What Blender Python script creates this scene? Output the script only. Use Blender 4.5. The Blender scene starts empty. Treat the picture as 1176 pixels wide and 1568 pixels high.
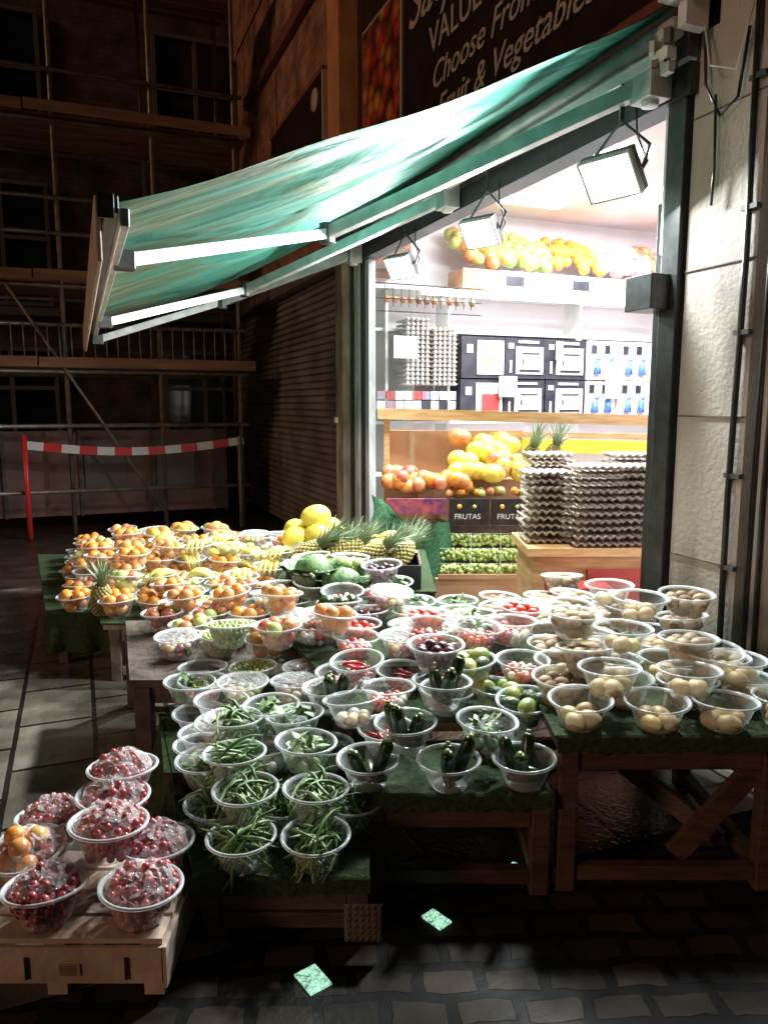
import bpy, math, random
from mathutils import Vector, Matrix
random.seed(7)
R=random.random
def U(a,b): return a+(b-a)*R()
C22,S22=math.cos(math.radians(22)),math.sin(math.radians(22))
def W(s,f,z=0.0): return Vector((s*C22+f*S22, f*C22-s*S22, z))   # stall frame -> world
scene=bpy.context.scene
# ---------------------------------------------------------------- materials
def newmat(name):
    m=bpy.data.materials.new(name); m.use_nodes=True
    nt=m.node_tree; b=nt.nodes['Principled BSDF']; return m,nt,b
def N(nt,t,**k):
    n=nt.nodes.new(t)
    for a,v in k.items(): setattr(n,a,v)
    return n
def mat(name,c1,c2=None,rough=.5,scale=8,bump=0,bscale=None,metal=0,trans=0,stretch=None,emit=None,coord='Object',lo=.35,hi=.65,detail=4,spec=.5,coat=0,rawbump=False):
    m,nt,b=newmat(name)
    tc=N(nt,'ShaderNodeTexCoord'); mp=N(nt,'ShaderNodeMapping')
    nt.links.new(tc.outputs[coord],mp.inputs[0])
    if stretch: mp.inputs['Scale'].default_value=stretch
    if c2:
        no=N(nt,'ShaderNodeTexNoise'); no.inputs['Scale'].default_value=scale; no.inputs['Detail'].default_value=detail
        nt.links.new(mp.outputs[0],no.inputs[0])
        cr=N(nt,'ShaderNodeValToRGB'); cr.color_ramp.elements[0].position=lo; cr.color_ramp.elements[1].position=hi
        cr.color_ramp.elements[0].color=(*c1,1); cr.color_ramp.elements[1].color=(*c2,1)
        nt.links.new(no.outputs[0],cr.inputs[0]); nt.links.new(cr.outputs[0],b.inputs['Base Color'])
    else: b.inputs['Base Color'].default_value=(*c1,1)
    if bump:
        n2=N(nt,'ShaderNodeTexNoise'); n2.inputs['Scale'].default_value=bscale or scale*3; n2.inputs['Detail'].default_value=5
        nt.links.new(tc.outputs[coord] if rawbump else mp.outputs[0],n2.inputs[0]); bp=N(nt,'ShaderNodeBump'); bp.inputs['Strength'].default_value=bump; bp.inputs['Distance'].default_value=.01
        nt.links.new(n2.outputs[0],bp.inputs['Height']); nt.links.new(bp.outputs[0],b.inputs['Normal'])
    b.inputs['Roughness'].default_value=rough; b.inputs['Metallic'].default_value=metal
    b.inputs['Specular IOR Level'].default_value=spec
    b.inputs['Coat Weight'].default_value=coat
    if emit: b.inputs['Emission Color'].default_value=(*emit[:3],1); b.inputs['Emission Strength'].default_value=emit[3]
    return m
def clearmat(name,col,fac,rough=.2,edge=.5,bump=0):
    m,nt,b=newmat(name); b.inputs['Base Color'].default_value=(*col,1); b.inputs['Roughness'].default_value=rough
    tr=N(nt,'ShaderNodeBsdfTransparent'); mx=N(nt,'ShaderNodeMixShader'); lw=N(nt,'ShaderNodeLayerWeight'); lw.inputs[0].default_value=.35
    ma=N(nt,'ShaderNodeMath',operation='MULTIPLY_ADD'); ma.inputs[1].default_value=edge; ma.inputs[2].default_value=fac; ma.use_clamp=True
    nt.links.new(lw.outputs['Facing'],ma.inputs[0]); nt.links.new(ma.outputs[0],mx.inputs[0])
    nt.links.new(tr.outputs[0],mx.inputs[1]); nt.links.new(b.outputs[0],mx.inputs[2])
    nt.links.new(mx.outputs[0],nt.nodes['Material Output'].inputs[0])
    if bump:
        tc=N(nt,'ShaderNodeTexCoord'); n2=N(nt,'ShaderNodeTexNoise'); n2.inputs['Scale'].default_value=35; nt.links.new(tc.outputs['Object'],n2.inputs[0])
        bp=N(nt,'ShaderNodeBump'); bp.inputs['Strength'].default_value=bump; bp.inputs['Distance'].default_value=.02
        nt.links.new(n2.outputs[0],bp.inputs['Height']); nt.links.new(bp.outputs[0],b.inputs['Normal'])
    return m
def brickmat(name,c1,c2,mortar,bw,bh,ms,rough=.6,plane='xy',offset=.5,bump=.5,rot=0,wet=0,spec=.5,wscale=1.7):
    m,nt,b=newmat(name); tc=N(nt,'ShaderNodeTexCoord'); sp=N(nt,'ShaderNodeSeparateXYZ'); cb=N(nt,'ShaderNodeCombineXYZ')
    nt.links.new(tc.outputs['Object'],sp.inputs[0])
    a,c={'xy':(0,1),'yz':(1,2),'xz':(0,2)}[plane]
    nt.links.new(sp.outputs[a],cb.inputs[0]); nt.links.new(sp.outputs[c],cb.inputs[1])
    mp=N(nt,'ShaderNodeMapping'); mp.inputs['Rotation'].default_value=(0,0,rot); nt.links.new(cb.outputs[0],mp.inputs[0])
    br=N(nt,'ShaderNodeTexBrick'); br.offset=offset; br.inputs['Scale'].default_value=1
    br.inputs['Brick Width'].default_value=bw; br.inputs['Row Height'].default_value=bh; br.inputs['Mortar Size'].default_value=ms
    br.inputs['Color1'].default_value=(*c1,1); br.inputs['Color2'].default_value=(*c2,1); br.inputs['Mortar'].default_value=(*mortar,1)
    dn=N(nt,'ShaderNodeTexNoise'); dn.inputs['Scale'].default_value=9; nt.links.new(mp.outputs[0],dn.inputs[0])
    dv=N(nt,'ShaderNodeVectorMath',operation='SCALE'); dv.inputs['Scale'].default_value=.045 if bw<.3 and plane=='xy' else .006; nt.links.new(dn.outputs['Color'],dv.inputs[0])
    da=N(nt,'ShaderNodeVectorMath',operation='ADD'); nt.links.new(mp.outputs[0],da.inputs[0]); nt.links.new(dv.outputs[0],da.inputs[1])
    nt.links.new(da.outputs[0],br.inputs[0])
    no=N(nt,'ShaderNodeTexNoise'); no.inputs['Scale'].default_value=3; no.inputs['Detail'].default_value=8; nt.links.new(mp.outputs[0],no.inputs[0])
    mr=N(nt,'ShaderNodeMapRange'); mr.inputs[1].default_value=.3; mr.inputs[2].default_value=.7; mr.inputs[3].default_value=.3; mr.inputs[4].default_value=1.35
    nt.links.new(no.outputs[0],mr.inputs[0]); mx=N(nt,'ShaderNodeVectorMath',operation='SCALE')
    nt.links.new(br.outputs[0],mx.inputs[0]); nt.links.new(mr.outputs[0],mx.inputs['Scale']); nt.links.new(mx.outputs[0],b.inputs['Base Color'])
    bp=N(nt,'ShaderNodeBump'); bp.inputs['Strength'].default_value=bump; bp.inputs['Distance'].default_value=.01; bp.invert=True
    n3=N(nt,'ShaderNodeTexNoise'); n3.inputs['Scale'].default_value=45; nt.links.new(mp.outputs[0],n3.inputs[0])
    ad=N(nt,'ShaderNodeMath',operation='MULTIPLY_ADD'); ad.inputs[1].default_value=.35; nt.links.new(n3.outputs[0],ad.inputs[0]); nt.links.new(br.outputs['Fac'],ad.inputs[2])
    nt.links.new(ad.outputs[0],bp.inputs['Height']); nt.links.new(bp.outputs[0],b.inputs['Normal'])
    b.inputs['Specular IOR Level'].default_value=spec
    if wet:
        m2=N(nt,'ShaderNodeMapRange'); m2.inputs[1].default_value=.4; m2.inputs[2].default_value=.6; m2.inputs[3].default_value=wet; m2.inputs[4].default_value=rough
        n4=N(nt,'ShaderNodeTexNoise'); n4.inputs['Scale'].default_value=wscale; n4.inputs['Detail'].default_value=4; nt.links.new(mp.outputs[0],n4.inputs[0])
        nt.links.new(n4.outputs[0],m2.inputs[0]); nt.links.new(m2.outputs[0],b.inputs['Roughness'])
    else: b.inputs['Roughness'].default_value=rough
    return m
M={}
M['bowl']=clearmat('clear_plastic',(.74,.80,.82),.12,.11,.36)
M['rim']=clearmat('clear_plastic_rim',(.85,.90,.92),.34,.12,.4)
M['film']=clearmat('cling_film',(.95,.92,.94),.10,.06,.42,bump=1)
M['glass']=clearmat('window_glass',(.7,.8,.8),.03,.02,.25)
def fr(n,c1,c2,rough=.35,sc=14,**k): M[n]=mat(n,c1,c2,rough=rough,scale=sc,**k)
fr('bean',(.05,.12,.02),(.16,.26,.08),.45); fr('bean2',(.16,.25,.10),(.38,.48,.26),.45)
fr('courg',(.008,.022,.006),(.03,.06,.015),.25,30); fr('courgend',(.35,.42,.15),(.2,.3,.1),.5)
fr('potato',(.40,.27,.12),(.58,.43,.24),.55); fr('potato2',(.22,.14,.08),(.36,.25,.14),.6); fr('potato3',(.50,.36,.12),(.64,.48,.18),.5)
fr('lemon',(.70,.52,.07),(.76,.60,.13),.4); fr('orange',(.74,.26,.03),(.78,.34,.06),.4,60,bump=.2)
fr('apple',(.46,.06,.05),(.70,.40,.18),.3,9); fr('apple2',(.42,.50,.16),(.58,.56,.20),.3)
fr('mango',(.72,.38,.10),(.56,.15,.08),.35,8); fr('mangog',(.18,.32,.08),(.50,.44,.14),.35,8)
fr('tomato',(.44,.035,.025),(.58,.10,.05),.25); fr('plum',(.035,.008,.02),(.10,.02,.04),.3)
fr('chilli',(.32,.012,.014),(.48,.04,.03),.25); fr('grape',(.24,.02,.035),(.52,.12,.12),.25,30); fr('ggrape',(.25,.34,.08),(.48,.54,.20),.25,30)
fr('kiwi',(.14,.08,.035),(.25,.15,.07),.8,30); fr('avocado',(.015,.035,.012),(.05,.09,.02),.45,30,bump=.6,bscale=90)
fr('garlic',(.60,.54,.46),(.74,.68,.60),.5); fr('onion',(.32,.08,.12),(.50,.26,.24),.3)
fr('banana',(.70,.56,.10),(.78,.67,.24),.45,6); fr('bananat',(.16,.12,.03),(.3,.3,.05),.6)
fr('cabbage',(.03,.08,.02),(.20,.31,.13),.55,26,bump=1,bscale=30)
fr('pleaf',(.16,.24,.12),(.42,.48,.34),.5,12)
fr('melon',(.76,.60,.07),(.82,.70,.14),.4,30,bump=.3)
fr('turf',(.014,.032,.008),(.045,.08,.022),.95,60,bump=1,bscale=220)
fr('turf2',(.015,.07,.03),(.05,.17,.07),.9,60,bump=1,bscale=160)
fr('pine1',(.30,.22,.06),(.50,.40,.12),.6,40); fr('pine2',(.18,.16,.06),(.40,.36,.14),.6,40)
M['wood']=mat('old_timber',(.055,.028,.018),(.13,.07,.047),.55,6,bump=.5,bscale=30,stretch=(1,1,6),lo=.3,hi=.7,detail=8)
M['woodw']=mat('weathered_timber',(.28,.24,.20),(.55,.50,.44),.7,8,bump=.5,bscale=40)
M['woodd']=mat('dark_timber',(.06,.045,.035),(.15,.11,.09),.6,8,bump=.5,bscale=40)
M['pine']=mat('pine_timber',(.50,.28,.12),(.68,.44,.22),.5,5,stretch=(1,1,8),bump=.2,bscale=20)
M['crate']=mat('pale_crate',(.42,.30,.23),(.66,.50,.42),.6,7,bump=.4,bscale=30,lo=.3,hi=.7,detail=8)
M['card']=mat('brown_cardboard',(.40,.22,.12),(.50,.30,.17),.8,4); M['cardw']=mat('white_card',(.75,.74,.72),(.82,.80,.80),.7,5)
M['cardb']=mat('black_card',(.012,.012,.015),(.03,.03,.035),.4,12); M['cardr']=mat('red_card',(.30,.03,.03),(.4,.05,.04),.5,5)
M['cardp']=mat('purple_card',(.10,.03,.14),(.5,.1,.1),.5,18)
M['egg']=mat('egg_tray_pulp',(.46,.40,.34),(.62,.55,.49),.9,20,bump=.4,bscale=90)
M['steel']=mat('grey_painted_metal',(.40,.43,.42),(.58,.61,.60),.35,9,metal=.3); M['white']=mat('white_paint',(.66,.66,.64),(.80,.80,.78),.5,5)
M['black']=mat('black_metal',(.012,.013,.014),(.03,.032,.034),.35,20); M['dgrey']=mat('dark_grey',(.05,.05,.055),(.09,.09,.095),.4,10)
M['frame']=mat('aluminium_frame',(.36,.39,.39),(.70,.73,.73),.4,7,stretch=(1,1,.3),detail=8); M['jamb']=mat('worn_jamb',(.20,.15,.11),(.45,.38,.30),.7,6,bump=.3,stretch=(1,1,.4))
M['pinkwall']=mat('pink_plaster',(.76,.70,.73),(.80,.75,.78),.7,3); M['ceil']=mat('ceiling',(.74,.65,.66),(.78,.70,.71),.7,3)
M['floorin']=mat('shop_floor',(.25,.22,.2),(.35,.3,.27),.3,5)
M['pillar']=mat('stained_concrete',(.13,.11,.095),(.44,.40,.365),.75,2.2,bump=.35,bscale=40,stretch=(1.4,1.4,.5),lo=.28,hi=.52,detail=14,rawbump=True)
M['stain']=mat('dark_stain',(.08,.07,.06),(.2,.17,.14),.8,20)
M['brick']=brickmat('red_brick',(.32,.10,.045),(.44,.17,.08),(.22,.16,.12),.225,.075,.012,plane='yz',rough=.8)
M['brickx']=brickmat('dark_brick',(.10,.055,.045),(.14,.08,.06),(.07,.06,.05),.225,.075,.01,plane='xz',rough=.8)
M['slab']=brickmat('paving_slabs',(.12,.105,.08),(.21,.185,.145),(.02,.018,.016),.50,.36,.012,rough=.34,wet=.05,bump=.8,rot=math.radians(90),wscale=3)
M['cobble']=brickmat('stone_setts',(.020,.015,.012),(.055,.038,.029),(.005,.004,.004),.18,.11,.018,rough=.8,wet=.55,bump=.6,rot=.35,spec=.25)
M['asphalt']=mat('wet_asphalt',(.030,.020,.017),(.07,.046,.038),.20,5,bump=.5,bscale=120)
M['orange_col']=mat('orange_pilaster',(.50,.20,.08),(.62,.28,.12),.6,4,bump=.2)
M['sign']=mat('sign_brown',(.018,.010,.009),(.028,.016,.014),.35,6); M['gold']=mat('sign_lettering',(.50,.38,.30),None,.5); M['signframe']=mat('sign_frame',(.16,.05,.035),(.2,.07,.05),.5,6)
M['shutter']=mat('roller_shutter',(.10,.085,.075),(.19,.165,.15),.4,2.5)
M['pane']=mat('dark_window_pane',(.008,.012,.022),(.02,.025,.04),.08,2); M['wframe']=mat('window_frame',(.14,.12,.11),None,.6)
M['scaf']=mat('scaffold_tube',(.16,.12,.09),(.26,.21,.17),.4,8,metal=.3); M['board']=mat('scaffold_board',(.20,.09,.05),(.30,.15,.085),.7,5,stretch=(.3,1,3))
M['hoard']=mat('hoarding',(.14,.07,.06),(.24,.13,.10),.6,2.5); M['tapew']=mat('tape_white',(.7,.68,.66),None,.4); M['taper']=mat('tape_red',(.6,.03,.03),None,.4)
M['lamp']=mat('lamp_face',(1,1,1),None,.3,emit=(.93,1,.98,22)); M['tube']=mat('tube_light',(1,1,1),None,.3,emit=(.95,.98,1,5))
M['yellow']=mat('yellow_band',(.8,.62,.05),None,.5)
M['blue']=mat('print_blue',(.03,.10,.45),(.15,.3,.7),.4,30); M['grey']=mat('print_grey',(.35,.36,.38),(.6,.61,.63),.4,20); M['darkprint']=mat('print_dark',(.012,.012,.020),(.035,.033,.045),.4,8)
M['tealp']=mat('print_teal',(.05,.3,.3),(.5,.1,.2),.4,30)
def lightpatchmat():  # mottled green emission, painting lamp light reflected off the ground
    m,nt,b=newmat('painted_green_light'); tc=N(nt,'ShaderNodeTexCoord'); v=N(nt,'ShaderNodeTexVoronoi'); v.inputs['Scale'].default_value=120; nt.links.new(tc.outputs['Object'],v.inputs[0])
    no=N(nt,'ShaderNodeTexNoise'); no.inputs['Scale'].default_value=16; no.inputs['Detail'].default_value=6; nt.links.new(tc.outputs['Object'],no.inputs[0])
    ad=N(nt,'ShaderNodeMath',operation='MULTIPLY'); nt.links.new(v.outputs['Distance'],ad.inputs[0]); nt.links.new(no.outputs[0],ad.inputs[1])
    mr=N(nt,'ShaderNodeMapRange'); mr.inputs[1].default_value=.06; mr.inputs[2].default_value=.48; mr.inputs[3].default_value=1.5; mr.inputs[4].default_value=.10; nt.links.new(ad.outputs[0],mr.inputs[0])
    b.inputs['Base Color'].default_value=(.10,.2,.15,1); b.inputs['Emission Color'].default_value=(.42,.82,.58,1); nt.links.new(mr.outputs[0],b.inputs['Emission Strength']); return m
M['green_light_patch']=lightpatchmat()
def awnmat():
    m,nt,b=newmat('awning_fabric'); tc=N(nt,'ShaderNodeTexCoord'); mp=N(nt,'ShaderNodeMapping'); mp.inputs['Scale'].default_value=(.9,3.0,1); mp.inputs['Rotation'].default_value=(0,0,.25)
    nt.links.new(tc.outputs['Object'],mp.inputs[0]); no=N(nt,'ShaderNodeTexNoise'); no.inputs['Scale'].default_value=1.5; no.inputs['Detail'].default_value=7; no.inputs['Distortion'].default_value=.8
    nt.links.new(mp.outputs[0],no.inputs[0]); sp=N(nt,'ShaderNodeSeparateXYZ'); nt.links.new(tc.outputs['Object'],sp.inputs[0])
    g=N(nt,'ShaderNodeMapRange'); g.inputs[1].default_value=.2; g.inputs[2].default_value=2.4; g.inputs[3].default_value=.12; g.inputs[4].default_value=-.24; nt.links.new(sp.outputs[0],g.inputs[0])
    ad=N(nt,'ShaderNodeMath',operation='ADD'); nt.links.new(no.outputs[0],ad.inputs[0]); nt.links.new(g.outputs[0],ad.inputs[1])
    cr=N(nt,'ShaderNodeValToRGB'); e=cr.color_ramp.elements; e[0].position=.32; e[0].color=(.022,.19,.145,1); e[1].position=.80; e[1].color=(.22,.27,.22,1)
    k=e.new(.50); k.color=(.06,.22,.165,1); k=e.new(.62); k.color=(.10,.15,.08,1)
    nt.links.new(ad.outputs[0],cr.inputs[0]); nt.links.new(cr.outputs[0],b.inputs['Base Color']); b.inputs['Roughness'].default_value=.6; b.inputs['Specular IOR Level'].default_value=.3
    bp=N(nt,'ShaderNodeBump'); bp.inputs['Strength'].default_value=.6; bp.inputs['Distance'].default_value=.06; nt.links.new(no.outputs[0],bp.inputs['Height']); nt.links.new(bp.outputs[0],b.inputs['Normal'])
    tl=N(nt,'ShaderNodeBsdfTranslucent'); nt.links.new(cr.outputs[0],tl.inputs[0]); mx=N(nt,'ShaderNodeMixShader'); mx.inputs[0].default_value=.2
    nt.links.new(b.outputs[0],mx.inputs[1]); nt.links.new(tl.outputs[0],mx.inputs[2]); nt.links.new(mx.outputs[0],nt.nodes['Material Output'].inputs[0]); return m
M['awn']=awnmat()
def fruitpic():
    m,nt,b=newmat('printed_fruit_picture'); tc=N(nt,'ShaderNodeTexCoord'); v=N(nt,'ShaderNodeTexVoronoi'); v.inputs['Scale'].default_value=7; nt.links.new(tc.outputs['Object'],v.inputs[0])
    cr=N(nt,'ShaderNodeValToRGB'); cr.color_ramp.elements[0].color=(.65,.13,.04,1); cr.color_ramp.elements[1].color=(.75,.40,.08,1); k=cr.color_ramp.elements.new(.5); k.color=(.55,.03,.02,1)
    nt.links.new(v.outputs['Color'],cr.inputs[0]); mr=N(nt,'ShaderNodeMapRange'); mr.inputs[1].default_value=0; mr.inputs[2].default_value=.75; mr.inputs[3].default_value=1.2; mr.inputs[4].default_value=.1
    nt.links.new(v.outputs['Distance'],mr.inputs[0]); vm=N(nt,'ShaderNodeVectorMath',operation='SCALE'); nt.links.new(cr.outputs[0],vm.inputs[0]); nt.links.new(mr.outputs[0],vm.inputs['Scale']); nt.links.new(vm.outputs[0],b.inputs['Base Color']); return m
M['pic']=fruitpic()
# ---------------------------------------------------------------- mesh builder
class MB:
    def __init__(s): s.v=[];s.f=[];s.m=[];s.sm=[];s.mats=[]
    def mi(s,k):
        if k not in s.mats: s.mats.append(k)
        return s.mats.index(k)
    def add(s,vs,fs,k,smooth=False):
        o=len(s.v); s.v+= [tuple(v) for v in vs]; i=s.mi(k)
        for f in fs: s.f.append([o+a for a in f]); s.m.append(i); s.sm.append(smooth)
    def mesh(s,name):
        me=bpy.data.meshes.new(name); me.from_pydata(s.v,[],s.f)
        for k in s.mats: me.materials.append(M[k])
        me.polygons.foreach_set('material_index',s.m); me.polygons.foreach_set('use_smooth',s.sm); me.update(); return me
    def obj(s,name,parent=None,loc=None,rot=None,bevel=0):
        o=bpy.data.objects.new(name,s.mesh(name)); scene.collection.objects.link(o)
        if loc is not None: o.location=loc
        if rot is not None: o.rotation_euler=rot
        if parent: o.parent=parent
        if bevel: b=o.modifiers.new('b','BEVEL'); b.width=bevel; b.segments=2
        return o
    def box(s,c,sz,k,rz=0,T=None):
        vs=[]
        cr,sr=math.cos(rz),math.sin(rz)
        for x in(-.5,.5):
            for y in(-.5,.5):
                for z in(-.5,.5):
                    a,b2=x*sz[0],y*sz[1]; p=Vector((c[0]+a*cr-b2*sr,c[1]+a*sr+b2*cr,c[2]+z*sz[2]))
                    vs.append(T@p if T else p)
        s.add(vs,[(0,1,3,2),(4,6,7,5),(0,4,5,1),(2,3,7,6),(0,2,6,4),(1,5,7,3)],k)
    def beam(s,p,q,w,h,k,up=(0,0,1)):
        p=Vector(p);q=Vector(q);d=(q-p).normalized(); u=Vector(up)
        if abs(d.dot(u))>.98: u=Vector((S22,C22,0))
        a=d.cross(u).normalized(); b=a.cross(d).normalized(); vs=[]
        for e in(p,q):
            for i,j in((-1,-1),(1,-1),(1,1),(-1,1)): vs.append(e+a*i*w/2+b*j*h/2)
        s.add(vs,[(0,1,2,3),(7,6,5,4),(0,4,5,1),(1,5,6,2),(2,6,7,3),(3,7,4,0)],k)
    def prism(s,poly,z0,z1,k):
        n=len(poly); vs=[(p[0],p[1],z0) for p in poly]+[(p[0],p[1],z1) for p in poly]
        s.add(vs,[tuple(range(n))[::-1],tuple(range(n,2*n))]+[(i,(i+1)%n,n+(i+1)%n,n+i) for i in range(n)],k)
    def tube(s,path,rad,k,n=8,smooth=True):
        P=[Vector(p) for p in path]
        if not isinstance(rad,(list,tuple)): rad=[rad]*len(P)
        vs=[];fs=[]
        for i,p in enumerate(P):
            d=(P[min(i+1,len(P)-1)]-P[max(i-1,0)]).normalized(); u=Vector((0,0,1)) if abs(d.z)<.9 else Vector((1,0,0))
            a=d.cross(u).normalized(); b=d.cross(a).normalized()
            for j in range(n):
                t=2*math.pi*j/n; vs.append(p+a*math.cos(t)*rad[i]+b*math.sin(t)*rad[i])
        for i in range(len(P)-1):
            for j in range(n): fs.append((i*n+j,i*n+(j+1)%n,(i+1)*n+(j+1)%n,(i+1)*n+j))
        fs.append(tuple(range(n))[::-1]); fs.append(tuple(range((len(P)-1)*n,len(P)*n)))
        s.add(vs,fs,k,smooth)
    def ball(s,c,r,k,sc=(1,1,1),rot=None,nu=10,nv=7,jit=0):
        c=Vector(c); m=rot or Matrix.Rotation(U(0,6.3),3,'Z')@Matrix.Rotation(U(-.6,.6),3,'X'); vs=[];fs=[]
        vs.append(c+m@Vector((0,0,r*sc[2])))
        for i in range(1,nv):
            ph=math.pi*i/nv
            for j in range(nu):
                t=2*math.pi*j/nu; q=r*(1+U(-jit,jit)); vs.append(c+m@Vector((q*sc[0]*math.sin(ph)*math.cos(t),q*sc[1]*math.sin(ph)*math.sin(t),q*sc[2]*math.cos(ph))))
        vs.append(c+m@Vector((0,0,-r*sc[2]))); L=len(vs)-1
        for j in range(nu):
            fs.append((0,1+j,1+(j+1)%nu)); fs.append((L,L-nu+(j+1)%nu,L-nu+j))
            for i in range(nv-2): a=1+i*nu; fs.append((a+j,a+nu+j,a+nu+(j+1)%nu,a+(j+1)%nu))
        s.add(vs,fs,k,True)
    def lathe(s,prof,k,n=28,c=(0,0,0),sc=1):
        vs=[];fs=[]
        for r,z in prof:
            for j in range(n): t=2*math.pi*j/n; vs.append((c[0]+sc*r*math.cos(t),c[1]+sc*r*math.sin(t),c[2]+sc*z))
        for i in range(len(prof)-1):
            for j in range(n): fs.append((i*n+j,i*n+(j+1)%n,(i+1)*n+(j+1)%n,(i+1)*n+j))
        s.add(vs,fs,k,True)
def empty(name):
    o=bpy.data.objects.new(name,None); scene.collection.objects.link(o); return o
# ---------------------------------------------------------------- bowls
BH=.100
def bowlshell(b):
    b.lathe([(.001,.004),(.050,.004),(.056,.0),(.061,.006),(.078,.050),(.094,.090)],'bowl')
    b.lathe([(.094,.090),(.098,.097),(.104,.100),(.108,.097),(.107,.092),(.103,.091)],'rim')
def rad(z): return .056+.041*min(z,BH)/BH if z<BH else .097-(z-BH)*1.6
def pack(r,top,fn,fill=1.85):
    z=r+.004
    while z<top:
        Rz=rad(z)-r*1.05; ph=U(0,6.3)
        while Rz>0:
            n=max(1,int(2*math.pi*Rz/(r*fill))) if Rz>r*.6 else 1
            rr=Rz if n>1 else 0
            for i in range(n):
                a=ph+2*math.pi*i/n; fn((rr*math.cos(a)+U(-.15,.15)*r,rr*math.sin(a)+U(-.15,.15)*r,z+U(-.25,.25)*r))
            Rz-=r*fill*.95
        z+=r*1.45
def ch(l): return l[int(R()*len(l))]
def round_fruit(r,mats,top,sc=(1,1,1),jit=0,nu=10,nv=7,wrap=0):
    def g(b):
        pack(r,top,lambda c:b.ball(c,r*U(.86,1.10),ch(mats),sc,jit=jit,nu=nu,nv=nv))
        if wrap: film(b,.02,.097,.098)
    return g
def arc(c,d,L,bend,n=6,up=0):
    c=Vector(c); d=Vector(d).normalized(); q=d.cross(Vector((0,0,1)));
    if q.length<.1: q=Vector((1,0,0))
    q=(q.normalized()*U(-1,1)+Vector((0,0,1))*up).normalized()
    return [c+d*L*(i/(n-1)-.5)+q*bend*(1-(2*i/(n-1)-1)**2) for i in range(n)]
def g_beans(b):
    g=U(0,6.3)
    for i in range(38):
        a=g+U(-1.1,1.1)+(math.pi if R()<.4 else 0); t=U(-.15,.8); d=(math.cos(a),math.sin(a),t); r=U(0,.05); a2=U(0,6.3); c=(r*math.cos(a2),r*math.sin(a2),U(.03,.10))
        p=arc(c,d,U(.12,.23),U(.0,.045),6,.5); b.tube(p,[.002,.005,.006,.006,.0045,.0015],ch(['bean','bean','bean2']),5)
def g_courg(b):
    a0=U(0,6.3); n=ch([2,3,3])
    for i in range(n):
        a=a0+i*6.28/n*.8+U(-.3,.3); d=Vector((math.cos(a)*.35,math.sin(a)*.35,U(.8,1.1))).normalized(); c=Vector((math.cos(a)*.02,math.sin(a)*.02,.025)); L=U(.10,.16)
        p=[c+d*L*t for t in(0,.08,.5,.9,.97,1)]; b.tube(p,[.014,.021,.024,.022,.018,.010],'courg',12); b.tube([p[-1],p[-1]+d*.010],[.009,.008],'courgend',7)
    for i in range(2): a=U(0,6.3); b.tube(arc((0,0,.03+.02*i),(math.cos(a),math.sin(a),.05),.12,.005),[.01,.02,.022,.021,.018,.01],'courg',9)
def g_chilli(b):
    for i in range(30):
        a=U(0,6.3); r=U(0,.045); c=(r*math.cos(a),r*math.sin(a),U(.02,.075)); q=U(0,6.3); p=arc(c,(math.cos(q),math.sin(q),U(-.2,.2)),U(.06,.09),U(0,.015),5)
        b.tube(p,[.003,.008,.008,.005,.001],'chilli',6); 
        if R()<.5: b.tube([p[0],p[0]+(p[0]-p[1])*.9],.0025,'bean',4)
def g_banana(b):
    a0=U(0,3); n6=4
    for i in range(n6):
        off=(i-(n6-1)/2)*.027; d=Vector((math.cos(a0+off*3),math.sin(a0+off*3),0)); q=Vector((-d.y,d.x,0)); c=q*off+Vector((0,0,.055+U(0,.02))); n=8
        pts=[c+d*(.090*math.sin(t*1.2))+Vector((0,0,.085*math.cos(t*1.2)-.035)) for t in [(-1+2*k/(n-1)) for k in range(n)]]
        b.tube(pts,[.005,.012,.017,.019,.019,.016,.010,.005],'banana',7); b.tube([pts[0],pts[0]+(pts[0]-pts[1])*.7],[.006,.007],'bananat',6)
def film(b,h=.06,r=.09,z0=.07):
    vs=[];fs=[];n=20;m=7
    for i in range(m+1):
        ph=i/m*math.pi/2
        for j in range(n):
            t=2*math.pi*j/n; q=1+U(-.10,.10); vs.append((r*math.cos(ph)*math.cos(t)*q,r*math.cos(ph)*math.sin(t)*q,z0+h*math.sin(ph)*(1+U(-.2,.2))))
    for i in range(m):
        for j in range(n): fs.append((i*n+j,i*n+(j+1)%n,(i+1)*n+(j+1)%n,(i+1)*n+j))
    b.add(vs,fs,'film',False)
def g_grapewrap(b):
    dx,dy=U(-.015,.015),U(-.015,.015)
    pack(.0125,.145,lambda c:b.ball((c[0]+dx*c[2]*8,c[1]+dy*c[2]*8,c[2]-.004+U(-.006,.006)),.0125*U(.8,1.1),'grape',nu=8,nv=6) if (c[2]<.1 or R()<.75) else None,2.1)
    film(b,.060,.088,.085)
def g_peachwrap(b):
    pack(.03,.13,lambda c:b.ball(c,.03,ch(['mango','orange','tomato']),nu=9,nv=7)); film(b,.055,.09,.085)
def g_mix(b):
    pack(.02,.07,lambda c:b.ball(c,.021,ch(['potato','garlic','onion','garlic','mangog']),(1,1,.8),nu=8,nv=6)); film(b,.015,.097,.095)
def g_greens(b):
    for i in range(26):
        a=U(0,6.3); r=U(.01,.07); x,y,z=r*math.cos(a),r*math.sin(a),U(.05,.11); w=U(.015,.03); t=U(0,6.3); c,s_=math.cos(t)*w,math.sin(t)*w; h=U(-.02,.03)
        b.add([(x-c,y-s_,z),(x+s_*.6,y-c*.6,z+h*.5),(x+c,y+s_,z+h),(x-s_*.6,y+c*.6,z+U(-.01,.01))],[(0,1,2,3)],ch(['cabbage','bean','bean2']),True)
    pack(.022,.05,lambda c:b.ball(c,.022,'cabbage',nu=8,nv=6))
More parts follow.
